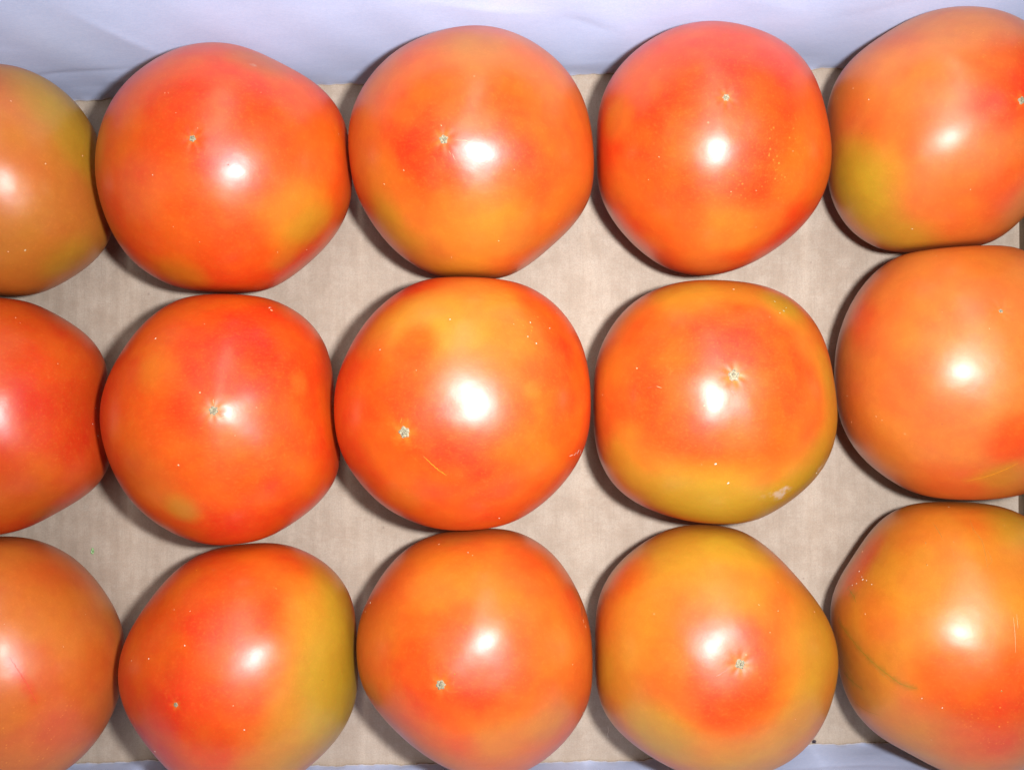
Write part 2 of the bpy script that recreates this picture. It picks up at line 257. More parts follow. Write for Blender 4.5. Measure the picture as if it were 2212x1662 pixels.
TOMATOES = {
 'A0': {"loc": [-0.15227, 0.05903, 0.033], "axis": [0.05, 0.03, 1.0], "R": [0.032928, -0.0, -0.0, -0.001418, 0.000148, 0.000129, -0.000993, -0.000524, -0.000388, 5e-05, -0.000307, -0.000226, -9.5e-05, -0.000141, -4.1e-05], "hz": 0.0335, "lobes": 6, "lph": 5.4, "la": 0.0116, "tip": 0.0, "base": "D", "blobs": [[[0.465, 0.3275, 0.8225], 0.474, "P", 0.7], [[0.5972, -0.3966, 0.6972], 0.62, "D", 0.6], [[0.4594, -0.0966, 0.883], 0.328, "P", 0.5], [[0.4186, -0.8604, 0.2905], 0.328, "D", 0.7], [[0.6224, 0.752, 0.2173], 0.292, "G", 0.6], [[0.7815, 0.5703, 0.253], 0.365, "G", 0.8], [[0.9375, 0.2545, 0.2372], 0.219, "G", 0.6], [[0.6992, -0.6827, 0.2121], 0.182, "G", 0.5]], "scuff": [[[0.9002, -0.424, -0.0993], 0.066, 0.4]], "freck": [], "lines": [], "specks": [[[0.4335, 0.5644, 0.7025], 0.342, "pale"], [[0.7244, 0.0603, 0.6867], 0.315, "pale"], [[0.9291, 0.2276, 0.2915], 0.328, "pale"], [[0.4972, -0.6455, 0.5797], 0.447, "tan"], [[0.3834, -0.666, 0.6398], 0.263, "pale"]], "scar": 0},
 'A1': {"loc": [-0.08398, 0.06257, 0.03546], "axis": [0.0147, 0.0473, 0.9988], "R": [0.036426, -0.0, 0.0, 0.000387, 0.000416, 0.000482, 0.000117, 0.000146, 0.000115, 1.4e-05, 0.000193, -0.000149, -0.000222, -0.000137, -0.000126], "hz": 0.036, "lobes": 4, "lph": 4.29, "la": 0.0163, "tip": 0.004, "base": "V", "blobs": [[[0.4825, -0.0409, 0.8749], 0.584, "V", 0.5], [[0.2026, 0.2096, 0.9566], 0.511, "R", 0.7], [[-0.3562, -0.6511, 0.6702], 0.547, "V", 0.8], [[0.0274, -0.3532, 0.9352], 0.438, "R", 0.5], [[-0.429, -0.2743, 0.8607], 0.255, "S", 0.6], [[0.7087, -0.3971, 0.5831], 0.347, "A", 0.85], [[0.5412, -0.7656, 0.3478], 0.164, "A", 0.6], [[0.8501, -0.0369, 0.5254], 0.219, "O", 0.7], [[0.4038, 0.7426, 0.5343], 0.255, "D", 0.6], [[-0.8471, 0.0433, 0.5297], 0.182, "O", 0.7], [[0.199, -0.8083, 0.5541], 0.365, "R", 0.6], [[-0.8461, -0.5148, 0.1384], 0.219, "V", 0.5], [[-0.4172, 0.6886, 0.5931], 0.255, "S", 0.4], [[0.7631, -0.5117, 0.3947], 0.201, "G", 0.45], [[-0.2223, -0.8963, 0.3838], 0.182, "G", 0.4]], "scuff": [[[0.3716, 0.6844, 0.6273], 0.051, 0.9]], "freck": [], "lines": [], "specks": [[[0.2626, -0.1344, 0.9555], 0.223, "dark"], [[0.0514, 0.124, 0.9909], 0.197, "pale"], [[-0.2921, -0.2032, 0.9345], 0.21, "white"], [[-0.2188, 0.405, 0.8878], 0.171, "pale"], [[-0.1905, 0.4025, 0.8954], 0.158, "pale"], [[-0.1148, 0.2412, 0.9637], 0.158, "pale"], [[0.5191, -0.7147, 0.4688], 0.197, "pale"], [[0.7089, -0.674, 0.2078], 0.236, "pale"], [[-0.1786, -0.5591, 0.8096], 0.158, "pale"], [[-0.0024, -0.6619, 0.7496], 0.158, "pale"], [[0.4571, 0.4322, 0.7773], 0.158, "pale"], [[0.9297, 0.2362, 0.2827], 0.184, "pale"]], "scar": 0.92},
 'A2': {"loc": [-0.01177, 0.06728, 0.03497], "axis": [-0.1665, -0.0865, 0.9822], "R": [0.036255, -0.0, 0.0, -0.000102, -0.00021, -7e-06, 0.000373, 0.000336, -0.000284, 4.9e-05, -0.000199, -0.000163, -2.3e-05, -0.000143, -0.000117], "hz": 0.0355, "lobes": 6, "lph": 0.85, "la": 0.017, "tip": 0.016, "base": "O", "blobs": [[[-0.028, 0.0072, 0.9996], 0.73, "V", 0.75], [[-0.1916, -0.062, 0.9795], 0.547, "V", 0.6], [[-0.2691, -0.22, 0.9377], 0.292, "R", 0.8], [[0.4146, 0.065, 0.9077], 0.438, "V", 0.5], [[0.138, -0.4145, 0.8995], 0.511, "V", 0.45], [[-0.0473, -0.803, 0.5941], 0.438, "A", 0.7], [[0.2357, -0.7098, 0.6639], 0.292, "A", 0.5], [[0.3738, -0.7634, 0.5268], 0.182, "D", 0.5], [[-0.3004, -0.8244, 0.4797], 0.219, "D", 0.4], [[0.0826, 0.657, 0.7493], 0.292, "D", 0.7], [[0.653, 0.0293, 0.7568], 0.255, "O", 0.6], [[-0.7365, -0.1243, 0.6649], 0.219, "O", 0.6], [[0.2401, 0.2609, 0.935], 0.219, "V", 0.4], [[-0.6211, -0.6196, 0.48], 0.219, "G", 0.6], [[-0.06, -0.9738, 0.2193], 0.219, "G", 0.4]], "scuff": [], "freck": [], "lines": [["pale", 0.16, [[-0.0852, -0.0959, 0.9917], [-0.0161, -0.0974, 0.9951], [0.0355, -0.1115, 0.9931]]], ["pale", 0.14, [[-0.1347, -0.1661, 0.9769], [-0.1178, -0.1961, 0.9735]]], ["pale", 0.14, [[-0.1074, -0.1906, 0.9758], [-0.0865, -0.2381, 0.9674]]], ["pale", 0.12, [[0.0877, -0.1222, 0.9886], [0.1217, -0.1359, 0.9832]]], ["pale", 0.12, [[0.1252, -0.1481, 0.981], [0.131, -0.1756, 0.9757]]]], "specks": [[[-0.1876, 0.013, 0.9822], 0.263, "pale"], [[-0.4783, -0.2834, 0.8312], 0.263, "pale"], [[-0.6419, -0.3583, 0.6779], 0.263, "pale"], [[0.3465, -0.29, 0.8921], 0.171, "pale"], [[0.224, -0.7669, 0.6014], 0.263, "tan"], [[-0.1387, -0.8724, 0.4686], 0.171, "pale"], [[-0.9732, 0.1306, 0.1892], 0.263, "pale"]], "scar": 1.25},
 'A3': {"loc": [0.05817, 0.06926, 0.03428], "axis": [-0.0523, 0.1793, 0.9824], "R": [0.035312, -0.0, -0.0, -0.001012, -4.6e-05, 0.000211, 0.000196, -9.3e-05, -0.000223, -2.6e-05, -0.000249, -0.000216, -2.9e-05, 8.1e-05, -9.3e-05], "hz": 0.0348, "lobes": 5, "lph": 2.61, "la": 0.017, "tip": -0.004, "base": "V", "blobs": [[[-0.0213, 0.0325, 0.9992], 0.547, "R", 0.5], [[-0.8512, 0.1184, 0.5113], 0.219, "A", 0.6], [[-0.7703, -0.3966, 0.4993], 0.292, "O", 0.7], [[-0.0238, -0.7672, 0.641], 0.328, "A", 0.75], [[0.2683, -0.7414, 0.6151], 0.292, "A", 0.6], [[0.2014, 0.2175, 0.9551], 0.292, "R", 0.6], [[-0.4186, -0.2183, 0.8815], 0.365, "V", 0.7], [[-0.4075, -0.694, 0.5936], 0.365, "O", 0.6], [[0.5303, -0.4387, 0.7255], 0.219, "O", 0.6], [[0.6169, -0.0967, 0.7811], 0.182, "O", 0.5], [[-0.033, -0.956, 0.2914], 0.219, "D", 0.5], [[0.0699, -0.4681, 0.8809], 0.219, "V", 0.7]], "scuff": [], "freck": [[[0.4108, -0.1216, 0.9036], 0.219, 0.7], [[0.3146, -0.3283, 0.8907], 0.219, 0.8], [[0.4055, -0.4185, 0.8126], 0.182, 0.9], [[0.1042, -0.4677, 0.8777], 0.219, 0.5]], "lines": [], "specks": [[[-0.8893, 0.2505, 0.3826], 0.184, "pale"], [[-0.5366, -0.2322, 0.8113], 0.236, "pale"], [[-0.6028, -0.3866, 0.698], 0.158, "pale"], [[0.2022, -0.4962, 0.8443], 0.197, "pale"], [[0.0045, -0.5046, 0.8633], 0.184, "pale"], [[0.4768, -0.1984, 0.8563], 0.184, "pale"]], "scar": 0.99},
 'A4': {"loc": [0.12649, 0.07359, 0.03448], "axis": [0.2008, 0.0251, 0.9793], "R": [0.034774, -0.0, -0.0, -0.001238, 0.001176, 0.000181, 9.9e-05, -0.000532, -0.000506, 0.000488, -3.8e-05, 0.000115, -0.000478, 0.000246, -0.000181], "hz": 0.035, "lobes": 6, "lph": 3.43, "la": 0.03, "tip": 0.022, "base": "P", "blobs": [[[-0.7624, -0.5771, 0.2929], 0.219, "Y", 0.5], [[-0.7011, -0.1984, 0.6849], 0.365, "O", 0.5], [[0.0848, 0.0403, 0.9956], 0.328, "R", 0.7], [[0.2016, 0.2602, 0.9443], 0.328, "R", 0.7], [[-0.0961, 0.2571, 0.9616], 0.292, "V", 0.4], [[0.0041, -0.6948, 0.7192], 0.328, "V", 0.5], [[-0.176, -0.8095, 0.5601], 0.292, "O", 0.5], [[-0.1255, 0.4661, 0.8758], 0.328, "P", 0.5], [[-0.9154, 0.1877, 0.3561], 0.219, "O", 0.5], [[0.2443, -0.5105, 0.8244], 0.219, "V", 0.7], [[-0.8223, -0.4639, 0.3296], 0.31, "G", 1.0], [[-0.4137, -0.8725, 0.2599], 0.219, "G", 0.7]], "scuff": [], "freck": [[[0.0545, 0.5012, 0.8636], 0.328, 0.4]], "lines": [], "specks": [[[-0.8797, 0.2936, 0.3741], 0.236, "pale"], [[-0.9512, 0.2805, 0.1287], 0.223, "pale"], [[-0.8171, 0.1574, 0.5546], 0.223, "white"], [[-0.8657, -0.1048, 0.4895], 0.184, "dark"], [[-0.0964, -0.6029, 0.792], 0.21, "tan"], [[-0.3918, -0.8261, 0.4051], 0.315, "tan"]], "scar": 1.05},
 'B0': {"loc": [-0.15348, -0.00904, 0.03398], "axis": [0.05, 0.03, 1.0], "R": [0.034578, 0.0, -0.0, -0.001424, -5.6e-05, 0.00038, -0.000221, -0.000795, -0.000177, -0.000486, -0.000276, -0.000494, -5e-06, -0.000316, -4.6e-05], "hz": 0.0345, "lobes": 4, "lph": 0.98, "la": 0.0154, "tip": 0.0, "base": "W", "blobs": [[[0.4936, 0.5148, 0.701], 0.474, "R", 0.4], [[0.5635, -0.6189, 0.5472], 0.401, "O", 0.6], [[0.84, 0.3818, 0.3855], 0.255, "W", 0.5], [[0.9344, -0.2018, 0.2937], 0.219, "W", 0.5], [[0.5344, -0.8217, 0.1982], 0.182, "D", 0.5], [[0.8197, -0.4765, 0.3178], 0.182, "S", 0.4]], "scuff": [], "freck": [], "lines": [], "specks": [[[0.3989, 0.7994, 0.4493], 0.25, "pale"], [[0.7591, 0.4325, 0.4865], 0.197, "pale"], [[0.9947, 0.0718, 0.0729], 0.21, "white"], [[0.9841, -0.0723, 0.162], 0.223, "white"], [[0.9798, -0.1781, 0.0905], 0.21, "white"], [[0.4479, 0.7556, 0.4779], 0.158, "pale"]], "scar": 0},
 'B1': {"loc": [-0.08399, -0.00974, 0.03428], "axis": [0.1566, 0.0826, 0.9842], "R": [0.035671, -0.0, 0.0, -0.001965, -0.000163, -0.000663, -0.000239, -0.000217, -0.000246, -0.000514, -0.000356, 1.6e-05, -0.00032, -0.000119, 5.1e-05], "hz": 0.0348, "lobes": 6, "lph": 3.68, "la": 0.018, "tip": 0.022, "base": "V", "blobs": [[[0.2662, 0.4533, 0.8507], 0.62, "R", 0.45], [[-0.3232, 0.3827, 0.8655], 0.175, "A", 0.35], [[-0.252, 0.4524, 0.8555], 0.328, "O", 0.2], [[0.7393, 0.2883, 0.6085], 0.117, "A", 0.45], [[0.6634, -0.1441, 0.7342], 0.401, "O", 0.4], [[-0.4128, -0.4265, 0.8047], 0.255, "O", 0.5], [[0.3311, -0.7538, 0.5675], 0.438, "R", 0.7], [[0.196, -0.1376, 0.9709], 0.365, "V", 0.6], [[-0.6467, 0.0304, 0.7621], 0.182, "V", 0.5], [[0.7781, -0.5232, 0.3477], 0.219, "V", 0.6], [[-0.0776, 0.9409, 0.3296], 0.292, "O", 0.3], [[0.598, 0.7708, 0.2198], 0.219, "V", 0.6], [[-0.1545, -0.6845, 0.7124], 0.102, "G", 0.5]], "scuff": [[[0.4107, 0.8597, 0.3037], 0.036, 0.8]], "freck": [], "lines": [["pale", 0.2, [[0.1536, 0.1699, 0.9734], [0.1589, 0.1358, 0.9779]]], ["pale", 0.18, [[0.1852, 0.0207, 0.9825], [0.2518, 0.0432, 0.9668]]]], "specks": [[[-0.3615, 0.6264, 0.6906], 0.289, "white"], [[0.0076, 0.7366, 0.6763], 0.197, "pale"], [[0.4304, 0.8352, 0.3424], 0.591, "pale"], [[0.0548, 0.2211, 0.9737], 0.342, "pale"], [[0.4103, 0.8527, 0.3235], 0.289, "white"], [[-0.1208, -0.3279, 0.937], 0.394, "tan"], [[0.3096, -0.1022, 0.9453], 0.197, "pale"], [[-0.6604, -0.7077, 0.251], 0.171, "pale"]], "scar": 1.31},
 'B2': {"loc": [-0.01387, -0.00497, 0.03625], "axis": [-0.3712, -0.1929, 0.9083], "R": [0.037546, 0.0, 0.0, -5.7e-05, 0.000588, -0.00023, -0.000108, -7.8e-05, 0.000202, -7.3e-05, -0.000204, -4.8e-05, -0.000107, 3.3e-05, 1e-05], "hz": 0.0368, "lobes": 6, "lph": 5.74, "la": 0.0139, "tip": 0.012, "base": "V", "blobs": [[[-0.3102, 0.6043, 0.7339], 0.365, "Y", 0.8], [[0.0482, 0.7315, 0.6802], 0.438, "Y", 0.75], [[0.2862, 0.4983, 0.8184], 0.401, "A", 0.8], [[0.0304, 0.3035, 0.9524], 0.401, "A", 0.5], [[-0.6293, 0.5097, 0.5867], 0.219, "A", 0.6], [[0.4196, 0.0391, 0.9069], 0.401, "O", 0.7], [[0.5216, -0.6057, 0.6008], 0.328, "O", 0.5], [[-0.6371, -0.0929, 0.7651], 0.401, "R", 0.5], [[-0.3164, 0.4153, 0.8529], 0.182, "V", 0.9], [[0.6986, 0.507, 0.5049], 0.182, "R", 0.7], [[0.5775, 0.7109, 0.4015], 0.219, "R", 0.5], [[-0.3361, -0.4883, 0.8054], 0.511, "V", 0.7], [[0.2864, 0.5622, 0.7758], 0.146, "V", 0.2], [[0.3486, -0.7771, 0.5239], 0.365, "V", 0.6], [[-0.1542, -0.8082, 0.5683], 0.328, "V", 0.5], [[-0.4213, -0.6993, 0.5775], 0.146, "O", 0.4], [[0.516, 0.1054, 0.8501], 0.08, "A", 0.5]], "scuff": [[[0.5137, 0.6029, 0.6105], 0.164, 0.35]], "freck": [[[0.5467, 0.5677, 0.6154], 0.219, 0.5]], "lines": [["white", 0.3, [[0.7925, -0.3902, 0.4686], [0.8219, -0.3843, 0.4205]]], ["white", 0.28, [[0.8331, -0.3917, 0.3906], [0.8482, -0.3706, 0.3784]]], ["white", 0.35, [[0.8569, -0.3843, 0.3436], [0.8742, -0.3527, 0.3338]]], ["white", 0.2, [[0.8908, -0.39, 0.233], [0.8892, -0.3572, 0.2857]]], ["amber", 0.5, [[-0.2489, -0.3639, 0.8976], [-0.1659, -0.4481, 0.8784], [-0.089, -0.5078, 0.8569]]], ["amber", 0.25, [[-0.3939, -0.0955, 0.9142], [-0.405, -0.1336, 0.9045]]]], "specks": [[[-0.0669, 0.5976, 0.799], 0.263, "white"], [[0.4863, 0.4806, 0.7298], 0.236, "white"], [[0.5004, 0.5806, 0.6423], 0.223, "white"], [[0.5478, 0.4319, 0.7165], 0.289, "white"], [[0.6386, 0.5409, 0.5474], 0.223, "white"], [[-0.5754, 0.3871, 0.7204], 0.223, "white"], [[0.383, 0.5665, 0.7297], 0.184, "pale"], [[0.2762, -0.8515, 0.4457], 0.289, "white"], [[-0.2976, 0.2365, 0.9249], 0.184, "pale"], [[0.6856, 0.6529, 0.3221], 0.158, "pale"]], "scar": 1.64},
 'B3': {"loc": [0.05864, -0.00484, 0.03467], "axis": [-0.0105, 0.2053, 0.9786], "R": [0.036305, 0.0, -0.0, -0.000172, 0.000187, -8e-06, -0.000129, -0.000828, 9.3e-05, 5.5e-05, -0.0003, -0.00019, -0.000279, -0.000101, 3.3e-05], "hz": 0.0352, "lobes": 6, "lph": 0.24, "la": 0.0185, "tip": -0.008, "base": "O", "blobs": [[[-0.1317, 0.2099, 0.9688], 0.839, "V", 0.9], [[-0.1383, 0.2451, 0.9596], 0.693, "V", 1.0], [[0.0294, 0.1794, 0.9833], 0.547, "V", 0.9], [[-0.434, 0.1387, 0.8902], 0.474, "V", 0.7], [[0.2145, 0.28, 0.9357], 0.328, "R", 0.6], [[-0.035, -0.2012, 0.9789], 0.401, "V", 0.7], [[-0.5968, 0.5213, 0.6099], 0.292, "V", 0.7], [[-0.779, 0.0334, 0.6261], 0.255, "V", 0.5], [[-0.1012, 0.6261, 0.7731], 0.292, "V", 0.5], [[-0.2332, 0.81, 0.5381], 0.292, "A", 0.7], [[0.2108, 0.8532, 0.477], 0.219, "A", 0.8], [[0.6253, 0.4488, 0.6385], 0.182, "A", 0.7], [[-0.0508, -0.7403, 0.6704], 0.401, "A", 0.9], [[0.5764, -0.4527, 0.6803], 0.219, "A", 0.7], [[-0.5889, -0.5181, 0.6203], 0.255, "A", 0.6], [[0.3537, 0.0358, 0.9347], 0.219, "R", 0.4], [[-0.7475, 0.648, 0.1463], 0.182, "D", 0.5], [[-0.7665, -0.3217, 0.5559], 0.219, "A", 0.5], [[-0.1452, 0.1018, 0.9842], 0.62, "V", 0.75], [[0.1765, 0.2431, 0.9538], 0.438, "R", 0.55], [[0.0304, -0.102, 0.9943], 0.401, "R", 0.35], [[-0.2873, 0.4514, 0.8448], 0.328, "V", 0.5], [[0.4392, 0.7395, 0.5101], 0.164, "G", 0.8], [[-0.3191, -0.7209, 0.6152], 0.292, "G", 0.8], [[0.447, -0.7865, 0.4261], 0.292, "G", 0.85], [[0.0112, -0.8205, 0.5715], 0.292, "G", 0.6], [[0.9595, -0.2063, 0.1921], 0.164, "G", 0.7], [[0.878, 0.04, 0.477], 0.182, "G", 0.6], [[0.7755, -0.4165, 0.4745], 0.219, "G", 0.6], [[0.2019, -0.8568, 0.4745], 0.255, "G", 0.5], [[-0.5701, -0.6593, 0.4902], 0.182, "G", 0.35], [[-0.3454, 0.8687, 0.3551], 0.182, "G", 0.5], [[0.7949, 0.2477, 0.5539], 0.146, "G", 0.5], [[-0.7766, -0.4582, 0.4324], 0.182, "G", 0.4], [[-0.0276, 0.923, 0.3838], 0.219, "G", 0.35], [[0.6489, -0.674, 0.353], 0.219, "G", 0.5]], "scuff": [[[0.4241, -0.6774, 0.601], 0.139, 1.0], [[0.7578, -0.5074, 0.4101], 0.095, 0.8], [[0.2853, -0.6964, 0.6585], 0.095, 0.7]], "freck": [], "lines": [["redd", 0.2, [[-0.6266, 0.1109, 0.7714], [-0.5903, 0.1243, 0.7976]]], ["pale", 0.2, [[-0.5628, 0.1271, 0.8168], [-0.5269, 0.1145, 0.8422]]], ["redd", 0.25, [[-0.036, 0.0943, 0.9949], [0.0024, 0.063, 0.998]]], ["pale", 0.2, [[0.7752, -0.5452, 0.3192], [0.8654, -0.4736, 0.1635]]]], "specks": [[[-0.1311, -0.4531, 0.8818], 0.394, "white"], [[-0.0204, -0.6026, 0.7978], 0.42, "white"], [[0.7299, -0.5429, 0.4153], 0.289, "white"], [[0.3794, 0.7598, 0.528], 0.368, "grey"], [[0.4339, 0.6856, 0.5845], 0.447, "grey"], [[0.463, 0.71, 0.5305], 0.289, "grey"], [[0.3947, 0.6684, 0.6304], 0.263, "tan"], [[0.087, 0.8815, 0.4642], 0.42, "tan"], [[-0.9032, 0.245, 0.3525], 0.21, "green"], [[-0.688, 0.2611, 0.6771], 0.368, "pale"], [[-0.9322, 0.0574, 0.3573], 0.21, "pale"]], "scar": 1.64},
 'B4': {"loc": [0.13018, 0.00359, 0.03546], "axis": [-0.0457, 0.4311, 0.9011], "R": [0.03644, -0.0, 0.0, -0.002558, -0.000455, -0.000901, -0.000395, -0.000981, 1.9e-05, 6.9e-05, 3e-06, 0.000264, 0.000264, 0.000185, 0.000216], "hz": 0.036, "lobes": 6, "lph": 2.65, "la": 0.0106, "tip": 0.0, "base": "P", "blobs": [[[-0.8829, 0.387, 0.266], 0.201, "V", 0.45], [[-0.9044, -0.3616, 0.2265], 0.219, "O", 0.6], [[0.0737, -0.4977, 0.8642], 0.255, "V", 0.8], [[-0.212, -0.8575, 0.4688], 0.328, "V", 0.5], [[-0.0502, 0.8247, 0.5634], 0.328, "O", 0.5], [[-0.4788, 0.5513, 0.6832], 0.328, "O", 0.4], [[-0.7429, -0.5613, 0.3648], 0.219, "O", 0.5], [[-0.2794, 0.1366, 0.9504], 0.401, "P", 0.6], [[-0.6714, -0.06, 0.7387], 0.365, "O", 0.3], [[-0.156, -0.809, 0.5667], 0.051, "A", 0.275], [[-0.131, -0.7974, 0.5891], 0.066, "A", 0.275], [[-0.1058, -0.7849, 0.6105], 0.031, "A", 0.275], [[-0.0725, -0.7807, 0.6207], 0.063, "A", 0.275], [[-0.0462, -0.7669, 0.6401], 0.056, "A", 0.275], [[-0.0188, -0.7607, 0.6488], 0.068, "A", 0.275], [[0.0042, -0.7487, 0.6629], 0.048, "A", 0.275], [[0.0267, -0.7318, 0.681], 0.038, "A", 0.275], [[0.0442, -0.719, 0.6936], 0.071, "A", 0.275], [[0.0675, -0.7012, 0.7098], 0.037, "A", 0.275], [[0.098, -0.6913, 0.7159], 0.05, "A", 0.275], [[0.1167, -0.6779, 0.7258], 0.067, "A", 0.275], [[0.05, -0.7695, 0.6367], 0.128, "G", 0.35]], "scuff": [[[-0.4972, -0.8652, -0.0655], 0.131, 0.5]], "freck": [[[-0.8674, -0.3524, 0.3514], 0.219, 0.3]], "lines": [["lime", 0.5, [[-0.156, -0.809, 0.5667], [-0.0188, -0.7607, 0.6488], [0.1469, -0.6666, 0.7308]]]], "specks": [[[-0.1491, 0.3073, 0.9399], 0.197, "pale"], [[-0.8151, -0.3451, 0.4654], 0.197, "tan"], [[-0.7801, -0.3704, 0.5043], 0.184, "tan"], [[-0.9071, -0.4061, 0.1108], 0.197, "pale"], [[-0.9729, -0.1979, 0.1195], 0.184, "pale"], [[-0.4392, -0.3868, 0.8108], 0.171, "dark"]], "scar": 0.59},
 'C0': {"loc": [-0.15096, -0.08036, 0.03448], "axis": [0.05, 0.03, 1.0], "R": [0.035271, 0.0, -0.0, -0.001184, -0.002608, 0.000467, 0.000608, -0.000625, -0.000442, 0.000544, 0.000464, 7.2e-05, -0.000237, -2.6e-05, 0.000123], "hz": 0.035, "lobes": 5, "lph": 1.01, "la": 0.0166, "tip": 0.0, "base": "P", "blobs": [[[0.5837, 0.718, 0.3792], 0.365, "O", 0.7], [[0.5608, 0.4735, 0.6792], 0.401, "P", 0.6], [[0.9377, 0.0583, 0.3425], 0.219, "O", 0.6], [[0.6707, -0.4006, 0.6242], 0.438, "V", 0.4], [[0.2438, 0.916, 0.3186], 0.219, "D", 0.3], [[0.6077, 0.0998, 0.7879], 0.219, "S", 0.4], [[0.4731, 0.216, 0.8541], 0.044, "R", 0.275], [[0.4869, 0.1832, 0.854], 0.057, "R", 0.275], [[0.5083, 0.1581, 0.8466], 0.026, "R", 0.275], [[0.5211, 0.1268, 0.844], 0.054, "R", 0.275], [[0.5397, 0.0986, 0.8361], 0.059, "R", 0.275], [[0.5522, 0.0684, 0.8309], 0.041, "R", 0.275], [[0.5693, 0.031, 0.8215], 0.033, "R", 0.275], [[0.5828, -0.0029, 0.8126], 0.061, "R", 0.275], [[0.5972, -0.0344, 0.8014], 0.06, "R", 0.275], [[0.6097, -0.0671, 0.7898], 0.028, "R", 0.275], [[0.6203, -0.1007, 0.7779], 0.049, "R", 0.275], [[0.6291, -0.1352, 0.7655], 0.053, "R", 0.275]], "scuff": [], "freck": [[[0.5613, -0.4462, 0.697], 0.438, 0.8]], "lines": [["redd", 0.35, [[0.4731, 0.216, 0.8541], [0.5397, 0.0986, 0.8361], [0.5972, -0.0344, 0.8014], [0.6391, -0.1691, 0.7503]]]], "specks": [[[0.4033, 0.4569, 0.7929], 0.197, "pale"], [[0.7795, 0.2328, 0.5815], 0.171, "pale"], [[0.862, 0.4396, 0.2525], 0.171, "pale"]], "scar": 0},
 'C1': {"loc": [-0.07813, -0.08209, 0.03448], "axis": [-0.2874, -0.0523, 0.9564], "R": [0.034973, -0.0, -0.0, -0.001138, 0.000561, -0.000785, 0.000426, 0.000237, -3.7e-05, -0.000523, -0.000358, 9.1e-05, -0.000106, -0.000216, -2.9e-05], "hz": 0.035, "lobes": 6, "lph": 3.17, "la": 0.0184, "tip": 0.012, "base": "V", "blobs": [[[0.6758, 0.5971, 0.4322], 0.328, "A", 0.85], [[0.6561, -0.3914, 0.6452], 0.511, "A", 0.9], [[-0.2787, -0.0384, 0.9596], 0.328, "R", 0.8], [[-0.1194, -0.2884, 0.95], 0.328, "R", 0.5], [[-0.4367, 0.3419, 0.8321], 0.365, "R", 0.4], [[0.4533, 0.271, 0.8492], 0.219, "O", 0.5], [[-0.039, 0.8123, 0.582], 0.401, "O", 0.45], [[0.3615, 0.8145, 0.4538], 0.182, "O", 0.5], [[0.3329, -0.1237, 0.9348], 0.255, "O", 0.4], [[0.6241, 0.6337, 0.4571], 0.066, "Y", 0.5], [[0.9308, 0.0771, 0.3572], 0.511, "G", 1.0], [[0.9045, -0.2834, 0.3187], 0.438, "G", 0.9], [[0.7985, -0.5033, 0.3304], 0.292, "G", 0.6], [[0.6956, 0.7134, 0.0848], 0.219, "G", 0.6], [[0.3837, -0.7529, 0.5346], 0.292, "G", 0.5]], "scuff": [[[-0.1603, 0.8627, 0.4796], 0.08, 0.5]], "freck": [], "lines": [["dark", 0.12, [[0.7604, 0.0451, 0.6479], [0.78, 0.0348, 0.6248]]]], "specks": [[[-0.2884, 0.858, 0.425], 0.315, "amber"], [[-0.237, 0.6003, 0.7638], 0.21, "pale"], [[-0.3832, 0.6029, 0.6997], 0.171, "pale"], [[-0.2397, 0.3737, 0.896], 0.289, "white"], [[-0.549, 0.2504, 0.7974], 0.302, "white"], [[-0.7256, 0.199, 0.6587], 0.236, "pale"], [[-0.855, -0.3442, 0.3879], 0.342, "white"], [[-0.5621, -0.5188, 0.6441], 0.236, "white"], [[0.218, -0.2436, 0.9451], 0.263, "white"], [[0.3699, 0.7313, 0.573], 0.289, "amber"], [[0.1447, -0.0534, 0.988], 0.21, "pale"], [[-0.9472, -0.0751, 0.3116], 0.197, "pale"]], "scar": 0.66},
